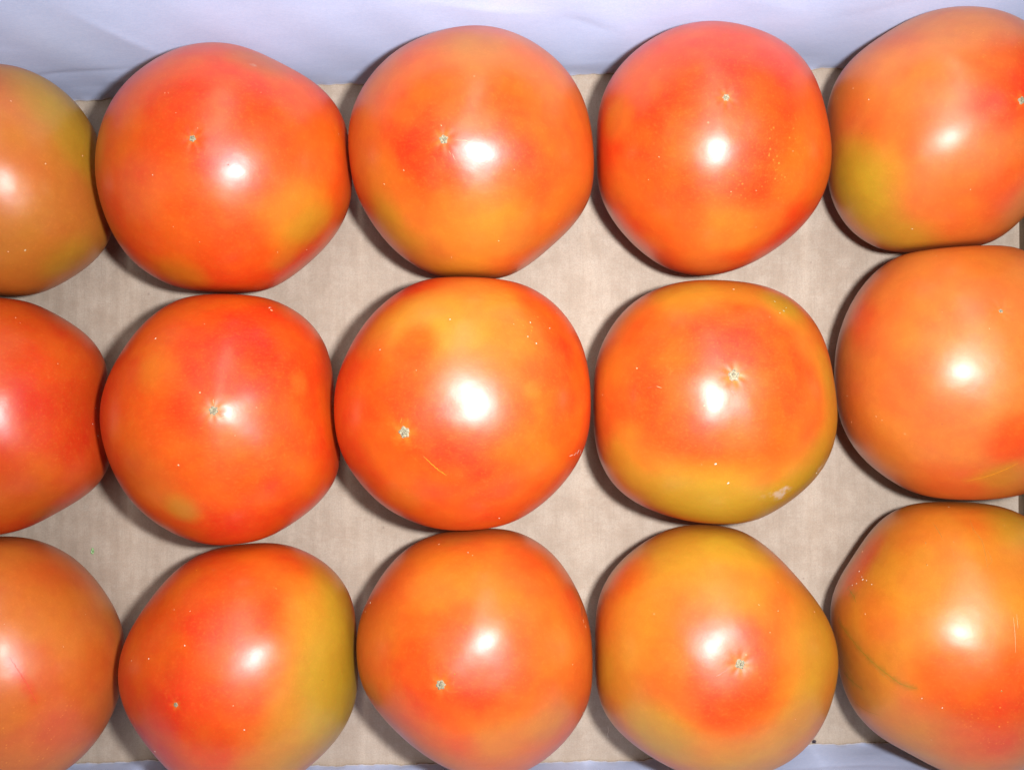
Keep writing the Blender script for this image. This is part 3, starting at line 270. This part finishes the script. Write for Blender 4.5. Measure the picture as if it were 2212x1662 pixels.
 'C2': {"loc": [-0.00987, -0.07735, 0.03428], "axis": [-0.249, -0.038, 0.9678], "R": [0.035039, 0.0, 0.0, -0.000508, -0.001179, -0.001011, 2.5e-05, 0.000235, 4.5e-05, 6e-05, -0.00029, 9.1e-05, -3.9e-05, -0.000141, 5.2e-05], "hz": 0.0348, "lobes": 5, "lph": 1.57, "la": 0.02, "tip": 0.022, "base": "O", "blobs": [[[-0.2241, 0.0595, 0.9728], 0.62, "V", 0.85], [[-0.4322, 0.0459, 0.9006], 0.219, "R", 0.6], [[-0.2284, -0.3385, 0.9128], 0.401, "V", 0.7], [[0.0566, 0.1023, 0.9931], 0.292, "V", 0.4], [[-0.3119, 0.6503, 0.6927], 0.219, "A", 0.6], [[-0.1543, 0.9618, 0.2261], 0.146, "D", 0.4], [[0.6669, 0.1921, 0.72], 0.164, "D", 0.6], [[0.5731, -0.3892, 0.7212], 0.255, "D", 0.7], [[0.1914, -0.497, 0.8464], 0.292, "A", 0.6], [[0.4342, 0.6793, 0.5917], 0.292, "V", 0.35], [[0.116, 0.7022, 0.7024], 0.292, "A", 0.4], [[-0.8151, -0.2338, 0.5301], 0.146, "D", 0.5], [[-0.7084, 0.3315, 0.6231], 0.219, "O", 0.6], [[0.8073, 0.4749, 0.3502], 0.146, "V", 0.5]], "scuff": [], "freck": [], "lines": [["dark", 0.5, [[0.8842, 0.4046, 0.2336], [0.8854, 0.3711, 0.2798], [0.8789, 0.3436, 0.3308]]], ["pale", 0.35, [[0.889, 0.3194, 0.328], [0.8952, 0.2944, 0.3346]]], ["pale", 0.4, [[0.9043, 0.2698, 0.3308], [0.9165, 0.2457, 0.3156]]], ["amber", 0.3, [[0.8349, 0.4643, 0.2955], [0.8541, 0.4427, 0.2731]]]], "specks": [[[-0.0689, 0.8799, 0.4702], 0.236, "white"], [[-0.8634, 0.4294, 0.2648], 0.315, "white"], [[-0.0319, 0.862, 0.5059], 0.184, "pale"], [[-0.9048, 0.3503, 0.242], 0.21, "pale"], [[-0.1466, 0.046, 0.9881], 0.289, "green"], [[0.7652, 0.0262, 0.6433], 0.21, "pale"], [[0.8451, -0.4444, 0.2972], 0.263, "white"], [[-0.3119, 0.909, 0.2765], 0.315, "pale"]], "scar": 1.38},
 'C3': {"loc": [0.05841, -0.07813, 0.03467], "axis": [0.0442, 0.1386, 0.9894], "R": [0.035736, 0.0, 0.0, -0.000419, -0.001213, 0.000326, -0.000659, 5.4e-05, 0.000275, 0.000345, 0.000112, -0.000186, 0.000194, 0.00013, 8.6e-05], "hz": 0.0352, "lobes": 4, "lph": 1.27, "la": 0.02, "tip": -0.014, "base": "A", "blobs": [[[-0.0221, 0.1285, 0.9915], 0.547, "V", 0.75], [[0.0046, 0.0287, 0.9996], 0.401, "V", 0.6], [[0.0444, 0.2578, 0.9652], 0.292, "R", 0.5], [[-0.0649, -0.1839, 0.9808], 0.255, "R", 0.5], [[0.1805, -0.014, 0.9835], 0.255, "V", 0.8], [[-0.2582, -0.6363, 0.7269], 0.328, "A", 0.6], [[-0.748, 0.1319, 0.6505], 0.131, "Y", 0.5], [[-0.6845, 0.6704, 0.2863], 0.219, "V", 0.6], [[-0.8803, 0.3634, 0.3051], 0.219, "O", 0.6], [[-0.3552, 0.3704, 0.8583], 0.328, "V", 0.35], [[-0.4613, -0.1097, 0.8805], 0.292, "O", 0.6], [[0.3975, 0.4954, 0.7724], 0.255, "O", 0.4], [[0.9635, -0.1568, 0.217], 0.219, "G", 0.5], [[0.0258, 0.9497, 0.312], 0.255, "G", 0.45], [[-0.5368, -0.4706, 0.7003], 0.219, "G", 0.7], [[-0.2703, 0.8888, 0.3702], 0.292, "G", 0.55], [[0.1647, 0.9277, 0.3351], 0.219, "G", 0.5], [[0.893, 0.3608, 0.2691], 0.219, "G", 0.5], [[-0.9511, -0.0605, 0.3029], 0.182, "G", 0.4], [[0.7053, 0.1903, 0.6829], 0.255, "G", 0.6], [[0.5651, -0.2736, 0.7783], 0.219, "G", 0.4], [[0.1429, -0.7984, 0.5849], 0.292, "G", 0.4]], "scuff": [], "freck": [], "lines": [["redd", 0.2, [[-0.169, 0.0302, 0.9851], [-0.0936, 0.0737, 0.9929], [-0.0557, 0.1014, 0.9933]]]], "specks": [[[0.2156, 0.5443, 0.8107], 0.197, "pale"], [[0.7513, 0.4353, 0.496], 0.289, "pale"], [[0.3728, 0.496, 0.7842], 0.184, "pale"], [[0.2865, 0.3555, 0.8897], 0.184, "pale"], [[0.4886, -0.314, 0.814], 0.184, "pale"]], "scar": 1.45},
 'C4': {"loc": [0.13009, -0.07321, 0.03566], "axis": [0.05, 0.03, 1.0], "R": [0.036953, 0.0, 0.0, -0.003397, 0.000119, -0.001283, 0.000194, -0.000402, 0.000488, 5.7e-05, 0.000136, 0.0002, -0.000384, 4.7e-05, 0.000472], "hz": 0.0362, "lobes": 6, "lph": 2.41, "la": 0.0158, "tip": 0.0, "base": "A", "blobs": [[[-0.9804, -0.1597, 0.1152], 0.219, "K", 0.2], [[-0.7245, 0.6891, 0.0159], 0.219, "R", 0.6], [[-0.8515, 0.5235, 0.0287], 0.219, "V", 0.6], [[-0.2869, 0.7691, 0.5711], 0.401, "A", 0.6], [[-0.6299, 0.4658, 0.6215], 0.401, "A", 0.5], [[0.006, -0.195, 0.9808], 0.401, "R", 0.8], [[-0.063, -0.5684, 0.8203], 0.365, "R", 0.6], [[-0.4017, -0.0814, 0.9121], 0.292, "V", 0.6], [[-0.5785, -0.2551, 0.7748], 0.255, "V", 0.3], [[-0.9459, -0.0335, 0.3228], 0.219, "D", 0.6], [[-0.8405, -0.3763, 0.3899], 0.219, "D", 0.5], [[-0.6088, -0.7276, 0.3161], 0.255, "D", 0.5], [[-0.8088, 0.2351, 0.5391], 0.219, "O", 0.6], [[0.0244, 0.9273, 0.3736], 0.219, "V", 0.3], [[-0.9903, 0.1318, 0.0431], 0.029, "K", 0.44000000000000006], [[-0.9896, 0.1072, 0.0959], 0.038, "K", 0.44000000000000006], [[-0.9856, 0.0906, 0.1428], 0.018, "K", 0.44000000000000006], [[-0.9788, 0.0766, 0.1902], 0.036, "K", 0.44000000000000006], [[-0.9707, 0.0582, 0.2331], 0.039, "K", 0.44000000000000006], [[-0.9593, 0.0336, 0.2804], 0.027, "K", 0.44000000000000006], [[-0.9458, 0.0094, 0.3246], 0.022, "K", 0.44000000000000006], [[-0.9346, -0.0147, 0.3554], 0.041, "K", 0.44000000000000006], [[-0.9194, -0.0336, 0.3918], 0.04, "K", 0.44000000000000006], [[-0.9031, -0.0556, 0.4258], 0.018, "K", 0.44000000000000006], [[-0.8834, -0.0746, 0.4627], 0.033, "K", 0.44000000000000006], [[-0.8678, -0.0953, 0.4877], 0.035, "K", 0.44000000000000006], [[-0.8463, -0.1084, 0.5215], 0.031, "K", 0.44000000000000006], [[-0.8248, -0.1297, 0.5504], 0.019, "K", 0.44000000000000006], [[-0.8022, -0.1421, 0.5798], 0.04, "K", 0.44000000000000006], [[-0.7822, -0.1592, 0.6023], 0.024, "K", 0.44000000000000006], [[-0.7586, -0.1709, 0.6287], 0.02, "K", 0.44000000000000006], [[-0.7345, -0.1901, 0.6514], 0.029, "K", 0.44000000000000006], [[-0.7105, -0.1968, 0.6756], 0.038, "K", 0.44000000000000006], [[-0.6839, -0.2156, 0.697], 0.018, "K", 0.44000000000000006], [[-0.659, -0.2171, 0.7201], 0.039, "K", 0.44000000000000006], [[-0.6335, -0.2198, 0.7419], 0.027, "K", 0.44000000000000006], [[-0.6084, -0.2207, 0.7624], 0.022, "K", 0.44000000000000006], [[-0.9134, 0.4012, 0.069], 0.026, "K", 0.44000000000000006], [[-0.9122, 0.3796, 0.1544], 0.033, "K", 0.44000000000000006], [[-0.9075, 0.3588, 0.2184], 0.034, "K", 0.44000000000000006], [[-0.9425, -0.3336, -0.0198], 0.029, "K", 0.49500000000000005], [[-0.9393, -0.3375, 0.0625], 0.038, "K", 0.49500000000000005], [[-0.9285, -0.3548, 0.11], 0.018, "K", 0.49500000000000005], [[-0.9188, -0.3574, 0.1679], 0.039, "K", 0.49500000000000005], [[-0.901, -0.3631, 0.2374], 0.027, "K", 0.49500000000000005], [[-0.8843, -0.3631, 0.2935], 0.022, "K", 0.49500000000000005], [[0.2835, 0.8647, 0.4145], 0.182, "G", 0.7], [[-0.4519, 0.7111, 0.5386], 0.073, "G", 0.25]], "scuff": [[[-0.9154, -0.3865, 0.1126], 0.219, 0.35], [[-0.6353, -0.7705, 0.0532], 0.219, 0.3]], "freck": [[[0.0315, -0.4114, 0.9109], 0.328, 0.8]], "lines": [["green", 0.35, [[-0.9903, 0.1318, 0.0431], [-0.9707, 0.0582, 0.2331], [-0.9194, -0.0336, 0.3918], [-0.8463, -0.1084, 0.5215], [-0.7586, -0.1709, 0.6287], [-0.6839, -0.2156, 0.697], [-0.5826, -0.2242, 0.7812]]], ["green", 0.3, [[-0.9134, 0.4012, 0.069], [-0.9075, 0.3588, 0.2184], [-0.9057, 0.316, 0.2826]]], ["green", 0.3, [[-0.9425, -0.3336, -0.0198], [-0.9188, -0.3574, 0.1679], [-0.8602, -0.371, 0.3498]]], ["olive", 0.22, [[-0.2994, 0.8894, 0.3453], [-0.2961, 0.8398, 0.455], [-0.293, 0.7902, 0.5382]]], ["olive", 0.22, [[-0.046, 0.9259, 0.3749], [-0.0674, 0.8643, 0.4985], [-0.0432, 0.8053, 0.5913], [-0.0732, 0.6392, 0.7656]]], ["olive", 0.2, [[-0.0311, 0.7518, 0.6586], [-0.0253, 0.6881, 0.7251], [-0.0863, 0.6497, 0.7553]]], ["olive", 0.2, [[-0.2617, 0.7712, 0.5803], [-0.2668, 0.7079, 0.654]]], ["pale", 0.12, [[0.0387, 0.3401, 0.9396], [0.0386, 0.236, 0.971], [0.0332, 0.0967, 0.9948]]], ["pale", 0.1, [[0.0662, 0.3574, 0.9316], [0.0642, 0.2648, 0.9622]]], ["olive", 0.25, [[-0.9934, -0.075, -0.0873], [-0.9749, -0.2084, -0.0778], [-0.9556, -0.2815, 0.0869], [-0.9207, -0.323, 0.2191]]], ["olive", 0.22, [[-0.8779, -0.081, 0.472], [-0.8105, -0.1678, 0.5613], [-0.7424, -0.2159, 0.6343]]], ["olive", 0.2, [[-0.8454, -0.5238, 0.1042], [-0.7903, -0.5343, 0.3001], [-0.7425, -0.5182, 0.4244]]]], "specks": [[[-0.8334, 0.5463, 0.0838], 0.289, "white"], [[-0.8413, 0.4977, 0.2111], 0.368, "white"], [[-0.825, 0.499, 0.2652], 0.263, "white"], [[-0.8948, 0.4325, 0.1105], 0.289, "white"], [[-0.876, 0.4549, 0.1603], 0.263, "white"], [[-0.8058, 0.4801, 0.3467], 0.263, "white"], [[-0.8706, 0.2556, 0.4203], 0.236, "pale"], [[-0.5565, -0.2899, 0.7787], 0.25, "white"], [[-0.4297, -0.3411, 0.8361], 0.25, "white"], [[-0.1121, 0.979, 0.1703], 0.394, "tan"], [[-0.4524, 0.6546, 0.6057], 0.315, "olive"], [[-0.406, 0.7789, 0.4781], 0.289, "olive"], [[-0.2361, 0.7927, 0.5621], 0.289, "olive"], [[-0.731, 0.6744, -0.1041], 0.21, "pale"], [[-0.7373, 0.6677, -0.1033], 0.21, "pale"], [[-0.0603, -0.1839, 0.9811], 0.315, "olive"], [[-0.8393, 0.5146, 0.1754], 0.197, "white"]], "scar": 0},
}

LABELS = {
 'A0': 'olive-tinged orange tomato in the topmost row, cut off by the left edge',
 'A1': 'red top-row tomato with a dark pinhole in its glare and a yellow lower right',
 'A2': 'top-row tomato with amber lower half and bright glare just right of its scar',
 'A3': 'red-orange top-row tomato with golden freckles on its right flank',
 'A4': 'pale orange tomato with a yellow-green patch on its left, top right corner',
 'B0': 'dull red tomato cut off by the left edge, in the middle row',
 'B1': 'deepest red tomato with its scar at the centre and a tiny glare beside it',
 'B2': 'large central tomato with white scratches on its right rim',
 'B3': 'red tomato with an olive-yellow rim, middle row fourth from left',
 'B4': 'plain pale orange tomato with a tiny pale scar, middle row, at the right edge',
 'C0': 'pale orange-red tomato with a faint red line, bottom left corner of the picture',
 'C1': 'half-ripe bottom-row tomato, red on its left, yellow-green on its right',
 'C2': 'orange bottom-row tomato with a small crack on its right rim',
 'C3': 'amber yellow bottom-row tomato with a red patch round its scar',
 'C4': 'orange tomato with curved green scratches on its left flank, bottom right corner',
}
# real skin colours (linear)
PAL = dict(R=(.60, .036, .004), V=(.61, .059, .004), O=(.52, .100, .009), A=(.50, .156, .013), Y=(.52, .205, .018), G=(.38, .232, .014), D=(.41, .138, .018), P=(.53, .132, .022), S=(.58, .085, .024), W=(.52, .044, .005), K=(.22, .125, .012))
NK = 7
def basis(phi):
    c = [np.ones_like(phi)]
    for k in range(1, NK+1): c += [np.cos(k*phi), np.sin(k*phi)]
    return np.stack(c, -1)
NU, NV = 224, 140
def tomato_verts(T, nu=NU, nv=NV):
    b = np.array(T['axis'], float); b /= np.linalg.norm(b)
    t = np.array([1, 0, 0.]) if abs(b[0]) < .8 else np.array([0, 1, 0.])
    e1 = t-b*(t@b); e1 /= np.linalg.norm(e1); e2 = np.cross(b, e1)
    al = np.linspace(0, math.pi, nv+1)[1:-1]; al = al-0.10*np.sin(2*al)
    ps = np.arange(nu)*2*math.pi/nu
    A, P = np.meshgrid(al, ps, indexing='ij'); A = np.concatenate([[0.], A.ravel(), [math.pi]]); P = np.concatenate([[0.], P.ravel(), [0.]])
    d = np.cos(A)[:, None]*b + (np.sin(A)*np.cos(P))[:, None]*e1+(np.sin(A)*np.sin(P))[:, None]*e2
    hh = np.hypot(d[:, 0], d[:, 1]); v = d[:, 2]; phi = np.arctan2(d[:, 1], d[:, 0])
    p = 2.04; rho = (hh**p+np.abs(v)**p)**(-1/p)
    R = basis(phi)@np.array(T['R']); Rm = T['R'][0]; w = np.clip(hh, 0, 1)**2; Re = Rm*(1-w)+R*w
    k = T['lobes']; ph = T['lph']
    lob = T['la']*(np.cos(k*P+ph)+.5*np.cos((k-2)*P+2.1*ph+1)-.3)*np.sin(A)**2*np.exp(-(A/1.1)**2)
    # puckered skin round the scar
    puck = .0007*np.sin(7*P+ph)*np.exp(-((A-.07)/.03)**2)*(1 if T['scar'] else 0)
    tip = T['tip']*np.exp(-(A/.20)**2)-.006*np.exp(-(A/.06)**2)
    # stem hollow on the hidden underside
    stem = -.16*np.exp(-((math.pi-A)/.22)**2)
    s = 1+lob+tip+puck+stem+.0060*tri_noise(d*.7, 40+int(T['lph']*50))
    x = Re*hh*rho*np.cos(phi)*s; y = Re*hh*rho*np.sin(phi)*s; z = T['hz']*v*rho*s
    return np.stack([x, y, z], -1), A, P
def tri_noise(u, seed):
    r = np.random.RandomState(seed); o = 0
    for a, fq in ((.5, 3), (.3, 6), (.2, 11)):
        for _ in range(3):
            k = r.normal(size=3); k /= np.linalg.norm(k); o = o+a/1.7*np.sin(fq*(u@k)*1.6+r.uniform(0, 6.28))
    return o
quads = []
_i = np.arange(NV-1)[:, None]; nr = NV-1
_a = 1+np.arange(nr-1)[:, None]*NU+np.arange(NU)[None]; _b = 1+np.arange(nr-1)[:, None]*NU+(np.arange(NU)[None]+1) % NU
QUADS = np.stack([_a, _a+NU, _b+NU, _b], -1).reshape(-1, 4)
_j = np.arange(NU); LAST = 1+nr*NU
TRIS = np.concatenate([np.stack([np.zeros(NU, int), 1+_j, 1+(_j+1) % NU], 1), np.stack([np.full(NU, LAST), 1+(nr-1)*NU+(_j+1) % NU, 1+(nr-1)*NU+_j], 1)])
def gap_plane(a, b):
    """where two neighbours press together both skins are flattened on one plane"""
    A_, B_ = TOMATOES[a], TOMATOES[b]
    pa, pb = np.array(A_['loc']), np.array(B_['loc']); d = pb[:2]-pa[:2]; D = np.linalg.norm(d); d = d/D
    ra = float((basis(np.array([math.atan2(d[1], d[0])]))@np.array(A_['R']))[0]); rb = float((basis(np.array([math.atan2(-d[1], -d[0])]))@np.array(B_['R']))[0])
    if D-ra-rb > .0016: return None
    mid = pa[:2]+d*(ra+(D-ra-rb)/2)
    return mid, d
NAMES = list(TOMATOES)
for ti, n in enumerate(NAMES):
    T = TOMATOES[n]; loc = np.array(T['loc'])
    v, A, P = tomato_verts(T); u = v/np.linalg.norm(v, axis=1)[:, None]
    # contact facets with the neighbours
    for m in NAMES:
        if m == n: continue
        dl = np.array(TOMATOES[m]['loc'])[:2]-loc[:2]
        if np.hypot(*dl) > .086: continue
        g = gap_plane(n, m) if n < m else gap_plane(m, n)
        if g is None: continue
        mid, d = g
        if n > m: d = -d
        s = (v[:, :2]+loc[:2]-mid)@d
        k = .0007; over = s+k*.35 ; soft = np.where(over > -3*k, k*np.log1p(np.exp(np.clip(over/k, -30, 30))), 0)
        v[:, :2] -= (soft[:, None]*d)
    # settle on the floor, flattened a little where it rests
    z0 = v[:, 2].min(); lz = -z0-.0006
    zf = -lz+.0002; k = .0004; ov = (zf-v[:, 2]); v[:, 2] += np.where(ov > -3*k, k*np.log1p(np.exp(np.clip(ov/k, -30, 30))), 0)
    me = np_mesh('tomato', v, QUADS, TRIS)
    o = mesh_obj('tomato', me, SKIN); o.location = (loc[0], loc[1], lz)
    # ripeness colours
    warp = .17*tri_noise(u, 11+ti)
    c = np.tile(np.array(PAL[T['base']]), (len(u), 1))
    mer = .5+.5*np.cos(T['lobes']*P+T['lph']+1.5*tri_noise(u, 90+ti)); other = np.array(PAL['O' if T['base'] in 'VWR' else 'V'])
    wv = (.11*mer*np.sin(A)**2)[:, None]; c = c*(1-wv)+other*wv
    for bd, r, code, st in T['blobs']:
        ang = np.arccos(np.clip(u@np.array(bd), -1, 1)); x = np.clip((ang/(r*(1.4 if code == 'G' else 1)*(1+1.2*warp)) - .34)/1.0, 0, 1); wgt = (st*(1-x*x*(3-2*x)))[:, None]
        c = c*(1-wgt)+np.array(PAL[code])*wgt
    if T['scar']:
        axn = v[0]/np.linalg.norm(v[0]); ang = np.arccos(np.clip(u@axn, -1, 1)); ra = T['scar']/36.
        wgt = (.65*np.exp(-(ang/(ra*1.5*(1+.25*np.cos(5*P+T['lph']))))**2))[:, None]; c = c*(1-wgt)+np.array((.60, .17, .015))*wgt
    at = me.attributes.new('ripeness', 'FLOAT_COLOR', 'POINT'); at.data.foreach_set('color', np.concatenate([c, np.ones((len(c), 1))], 1).astype(np.float32).ravel())
    for nm, key in (('scuff', 'scuff'), ('freckle', 'freck')):
        s = np.zeros(len(u))
        for bd, r, st in T[key]:
            ang = np.arccos(np.clip(u@np.array(bd), -1, 1)); s = np.maximum(s, st*np.clip(1.25-ang/r, 0, 1))
        at = me.attributes.new(nm, 'FLOAT', 'POINT'); at.data.foreach_set('value', np.clip(s, 0, 1).astype(np.float32))
    tag(o, label=LABELS[n], category='tomato', group='tomatoes lying in the cardboard tray')
    # ---- details on the skin
    bvh = BVHTree.FromPolygons([Vector(p) for p in v], [tuple(q) for q in QUADS]+[tuple(t) for t in TRIS])
    def on(bd):
        bd = Vector(bd).normalized(); h = bvh.ray_cast(bd*.1, -bd); return h[0], (h[1] if h[1].dot(bd) > 0 else -h[1])
    rs = random.Random(100+ti)
    if T['scar']:
        p, nn = on(v[0]); ra = T['scar']/1000.; nn = Vector(u[0]).lerp(nn, .5).normalized()
        t1 = nn.orthogonal().normalized(); t2 = nn.cross(t1); vs = []; fs = []; K = 30; rings = 5
        arms = rs.choice([4, 5, 5, 6]); a0 = rs.uniform(0, 6)
        for j in range(rings):
            f = 1-j/rings
            for i in range(K):
                an = 2*math.pi*i/K; rr = ra*f*(.80+.30*abs(math.cos(arms*.5*an+a0))**1.6*f+rs.uniform(-.09, .09))
                q = p+t1*math.cos(an)*rr+t2*math.sin(an)*rr
                hgt = ra*(-.06 if j == 0 else (.16+.16*rs.random()) if j < 3 else .10+.10*rs.random())
                h2 = bvh.find_nearest(q); q = h2[0]+nn*hgt; vs.append(q)
        vs.append(p+nn*ra*.10); c0 = len(vs)-1
        for j in range(rings-1):
            for i in range(K): fs.append((j*K+i, j*K+(i+1) % K, (j+1)*K+(i+1) % K, (j+1)*K+i))
        tr = [((rings-1)*K+i, (rings-1)*K+(i+1) % K, c0) for i in range(K)]
        so = mesh_obj('blossom_scar', np_mesh('blossom_scar', [tuple(q) for q in vs], fs, tr, False), SCAR, o)
        # dry style stub in the middle
        vs = []; fs = []; rr0 = ra*.26; off = t1*rs.uniform(-.2, .2)*ra+t2*rs.uniform(-.2, .2)*ra
        for j in range(3):
            for i in range(7):
                an = 2*math.pi*i/7; r_ = rr0*(1, .85, .4)[j]*(1+rs.uniform(-.2, .2)); vs.append(tuple(p+off+t1*math.cos(an)*r_+t2*math.sin(an)*r_+nn*ra*(.12, .42, .50)[j]))
        for j in range(2):
            for i in range(7): fs.append((j*7+i, j*7+(i+1) % 7, (j+1)*7+(i+1) % 7, (j+1)*7+i))
        vs.append(tuple(p+off+nn*ra*.5)); tr = [(14+i, 14+(i+1) % 7, 21) for i in range(7)]
        mesh_obj('style_stub', np_mesh('style_stub', vs, fs, tr), SCAR_DARK, so)
    bycol = {}
    for bd, r, cc in T['specks']:
        p, nn = on(bd); r = r*.74/1000.; t1 = nn.orthogonal().normalized(); t2 = nn.cross(t1); V_, F_ = bycol.setdefault(cc, ([], [])); b0 = len(V_)
        el = rs.uniform(.7, 1.3); a0 = rs.uniform(0, 6)
        for j, (f, h) in enumerate(((1, -.00002), (.7, .00006), (.0, .00010))):
            for i in range(8 if j < 2 else 1):
                an = a0+i*math.pi/4; q = r*f*(1+rs.uniform(-.25, .25)); V_.append(tuple(p+t1*math.cos(an)*q*el+t2*math.sin(an)*q/el+nn*h))
        for i in range(8): F_.append((b0+i, b0+(i+1) % 8, b0+8+(i+1) % 8)); F_.append((b0+i, b0+8+(i+1) % 8, b0+8+i)); F_.append((b0+8+i, b0+8+(i+1) % 8, b0+16))
    for cc, (V_, F_) in bycol.items():
        s_ = mesh_obj('skin_speck', np_mesh('skin_speck', V_, None, F_), MARK[cc], o)
        if len(F_) > 24*1: s_['kind'] = 'stuff'
    for cc, wd, pts in T['lines']:
        # subdivide the path and lay a ragged tapered ribbon on the skin
        P_ = []
        for i in range(len(pts)-1):
            a, b = Vector(pts[i]), Vector(pts[i+1]); ns = max(3, int((b-a).length/.012))
            for k in range(ns): P_.append(a.lerp(b, k/ns))
        P_.append(Vector(pts[-1])); L = [on(q) for q in P_]; V_ = []; F_ = []; m = len(L)
        for i, (p, nn) in enumerate(L):
            tg = (L[min(i+1, m-1)][0]-L[max(i-1, 0)][0]).normalized(); sd = nn.cross(tg)
            t = i/(m-1); ww = wd/2400.*(math.sin(math.pi*min(max(t, .03), .97))**.5)*(1+rs.uniform(-.35, .35)); jit = sd*rs.uniform(-.2, .2)*wd/1000.
            V_ += [tuple(p+jit-sd*ww-nn*.00002), tuple(p+jit+nn*.00005), tuple(p+jit+sd*ww-nn*.00002)]
        for i in range(m-1):
            for k in range(2): F_.append((3*i+k, 3*i+k+1, 3*i+k+4, 3*i+k+3))
        mesh_obj('skin_scratch', np_mesh('skin_scratch', V_, F_), MARK[cc], o)

# ------------------------------------------------------------------ crumbs and fibres on the cardboard
def px_floor(x, y): return ((x-1106)/2337*CAM_H, -(y-831)/2337*CAM_H)
def crumb(name, x, y, r, rgb, label, cat, el=1.4):
    rs = random.Random(int(x*1e5)); bm = bmesh.new(); bmesh.ops.create_icosphere(bm, subdivisions=2, radius=1)
    for q in bm.verts:
        k = 1+rs.uniform(-.28, .28); q.co = Vector((q.co.x*r*k/el, q.co.y*r*k*el, (q.co.z+.8)*r*.5*k))
    zmin = min(q.co.z for q in bm.verts)
    for q in bm.verts: q.co.z -= zmin
    me = bpy.data.meshes.new(name); bm.to_mesh(me); bm.free()
    o = mesh_obj(name, me, mat_plain(name+'_surface', rgb, .35, .5, 2500)); o.location = (x, y, -.0004); tag(o, label=label, category=cat)
crumb('plant_crumb', -.1365, -.0541, .0007, (.25, .42, .18), 'tiny green plant crumb lying on the bare cardboard near the left edge', 'crumb')
crumb('dirt_crumb', .0983, -.1160, .0006, (.03, .02, .03), 'tiny black dirt crumb at the ragged paper edge by the amber tomato', 'crumb', .9)
def fibre(pts, label):
    cu = []; V_ = []; F_ = []; r = .00007
    for i, p in enumerate(pts):
        a = Vector(pts[max(i-1, 0)]); b = Vector(pts[min(i+1, len(pts)-1)]); t = (b-a).normalized(); s = t.cross(Vector((0, 0, 1))).normalized(); u_ = s.cross(t)
        for k in range(5): an = k*2*math.pi/5; V_.append(tuple(Vector(p)+s*math.cos(an)*r+u_*math.sin(an)*r))
    for i in range(len(pts)-1):
        for k in range(5): F_.append((5*i+k, 5*i+(k+1) % 5, 5*i+5+(k+1) % 5, 5*i+5+k))
    o = mesh_obj('paper_fibre', np_mesh('paper_fibre', V_, F_), MARK['white']); tag(o, label=label, category='fibre')
fibre([(.0312, -.1110, 0), (.0315, -.1123, .0003), (.0310, -.1134, .0004), (.0313, -.1146, 0)], 'thin pale fibre on the cardboard beside the amber tomato, in its shadow')
fibre([(-.0075, -.1190, 0), (-.0068, -.1202, .0003), (-.0060, -.1212, 0)], 'thin pale fibre on the cardboard just above the bottom paper edge')
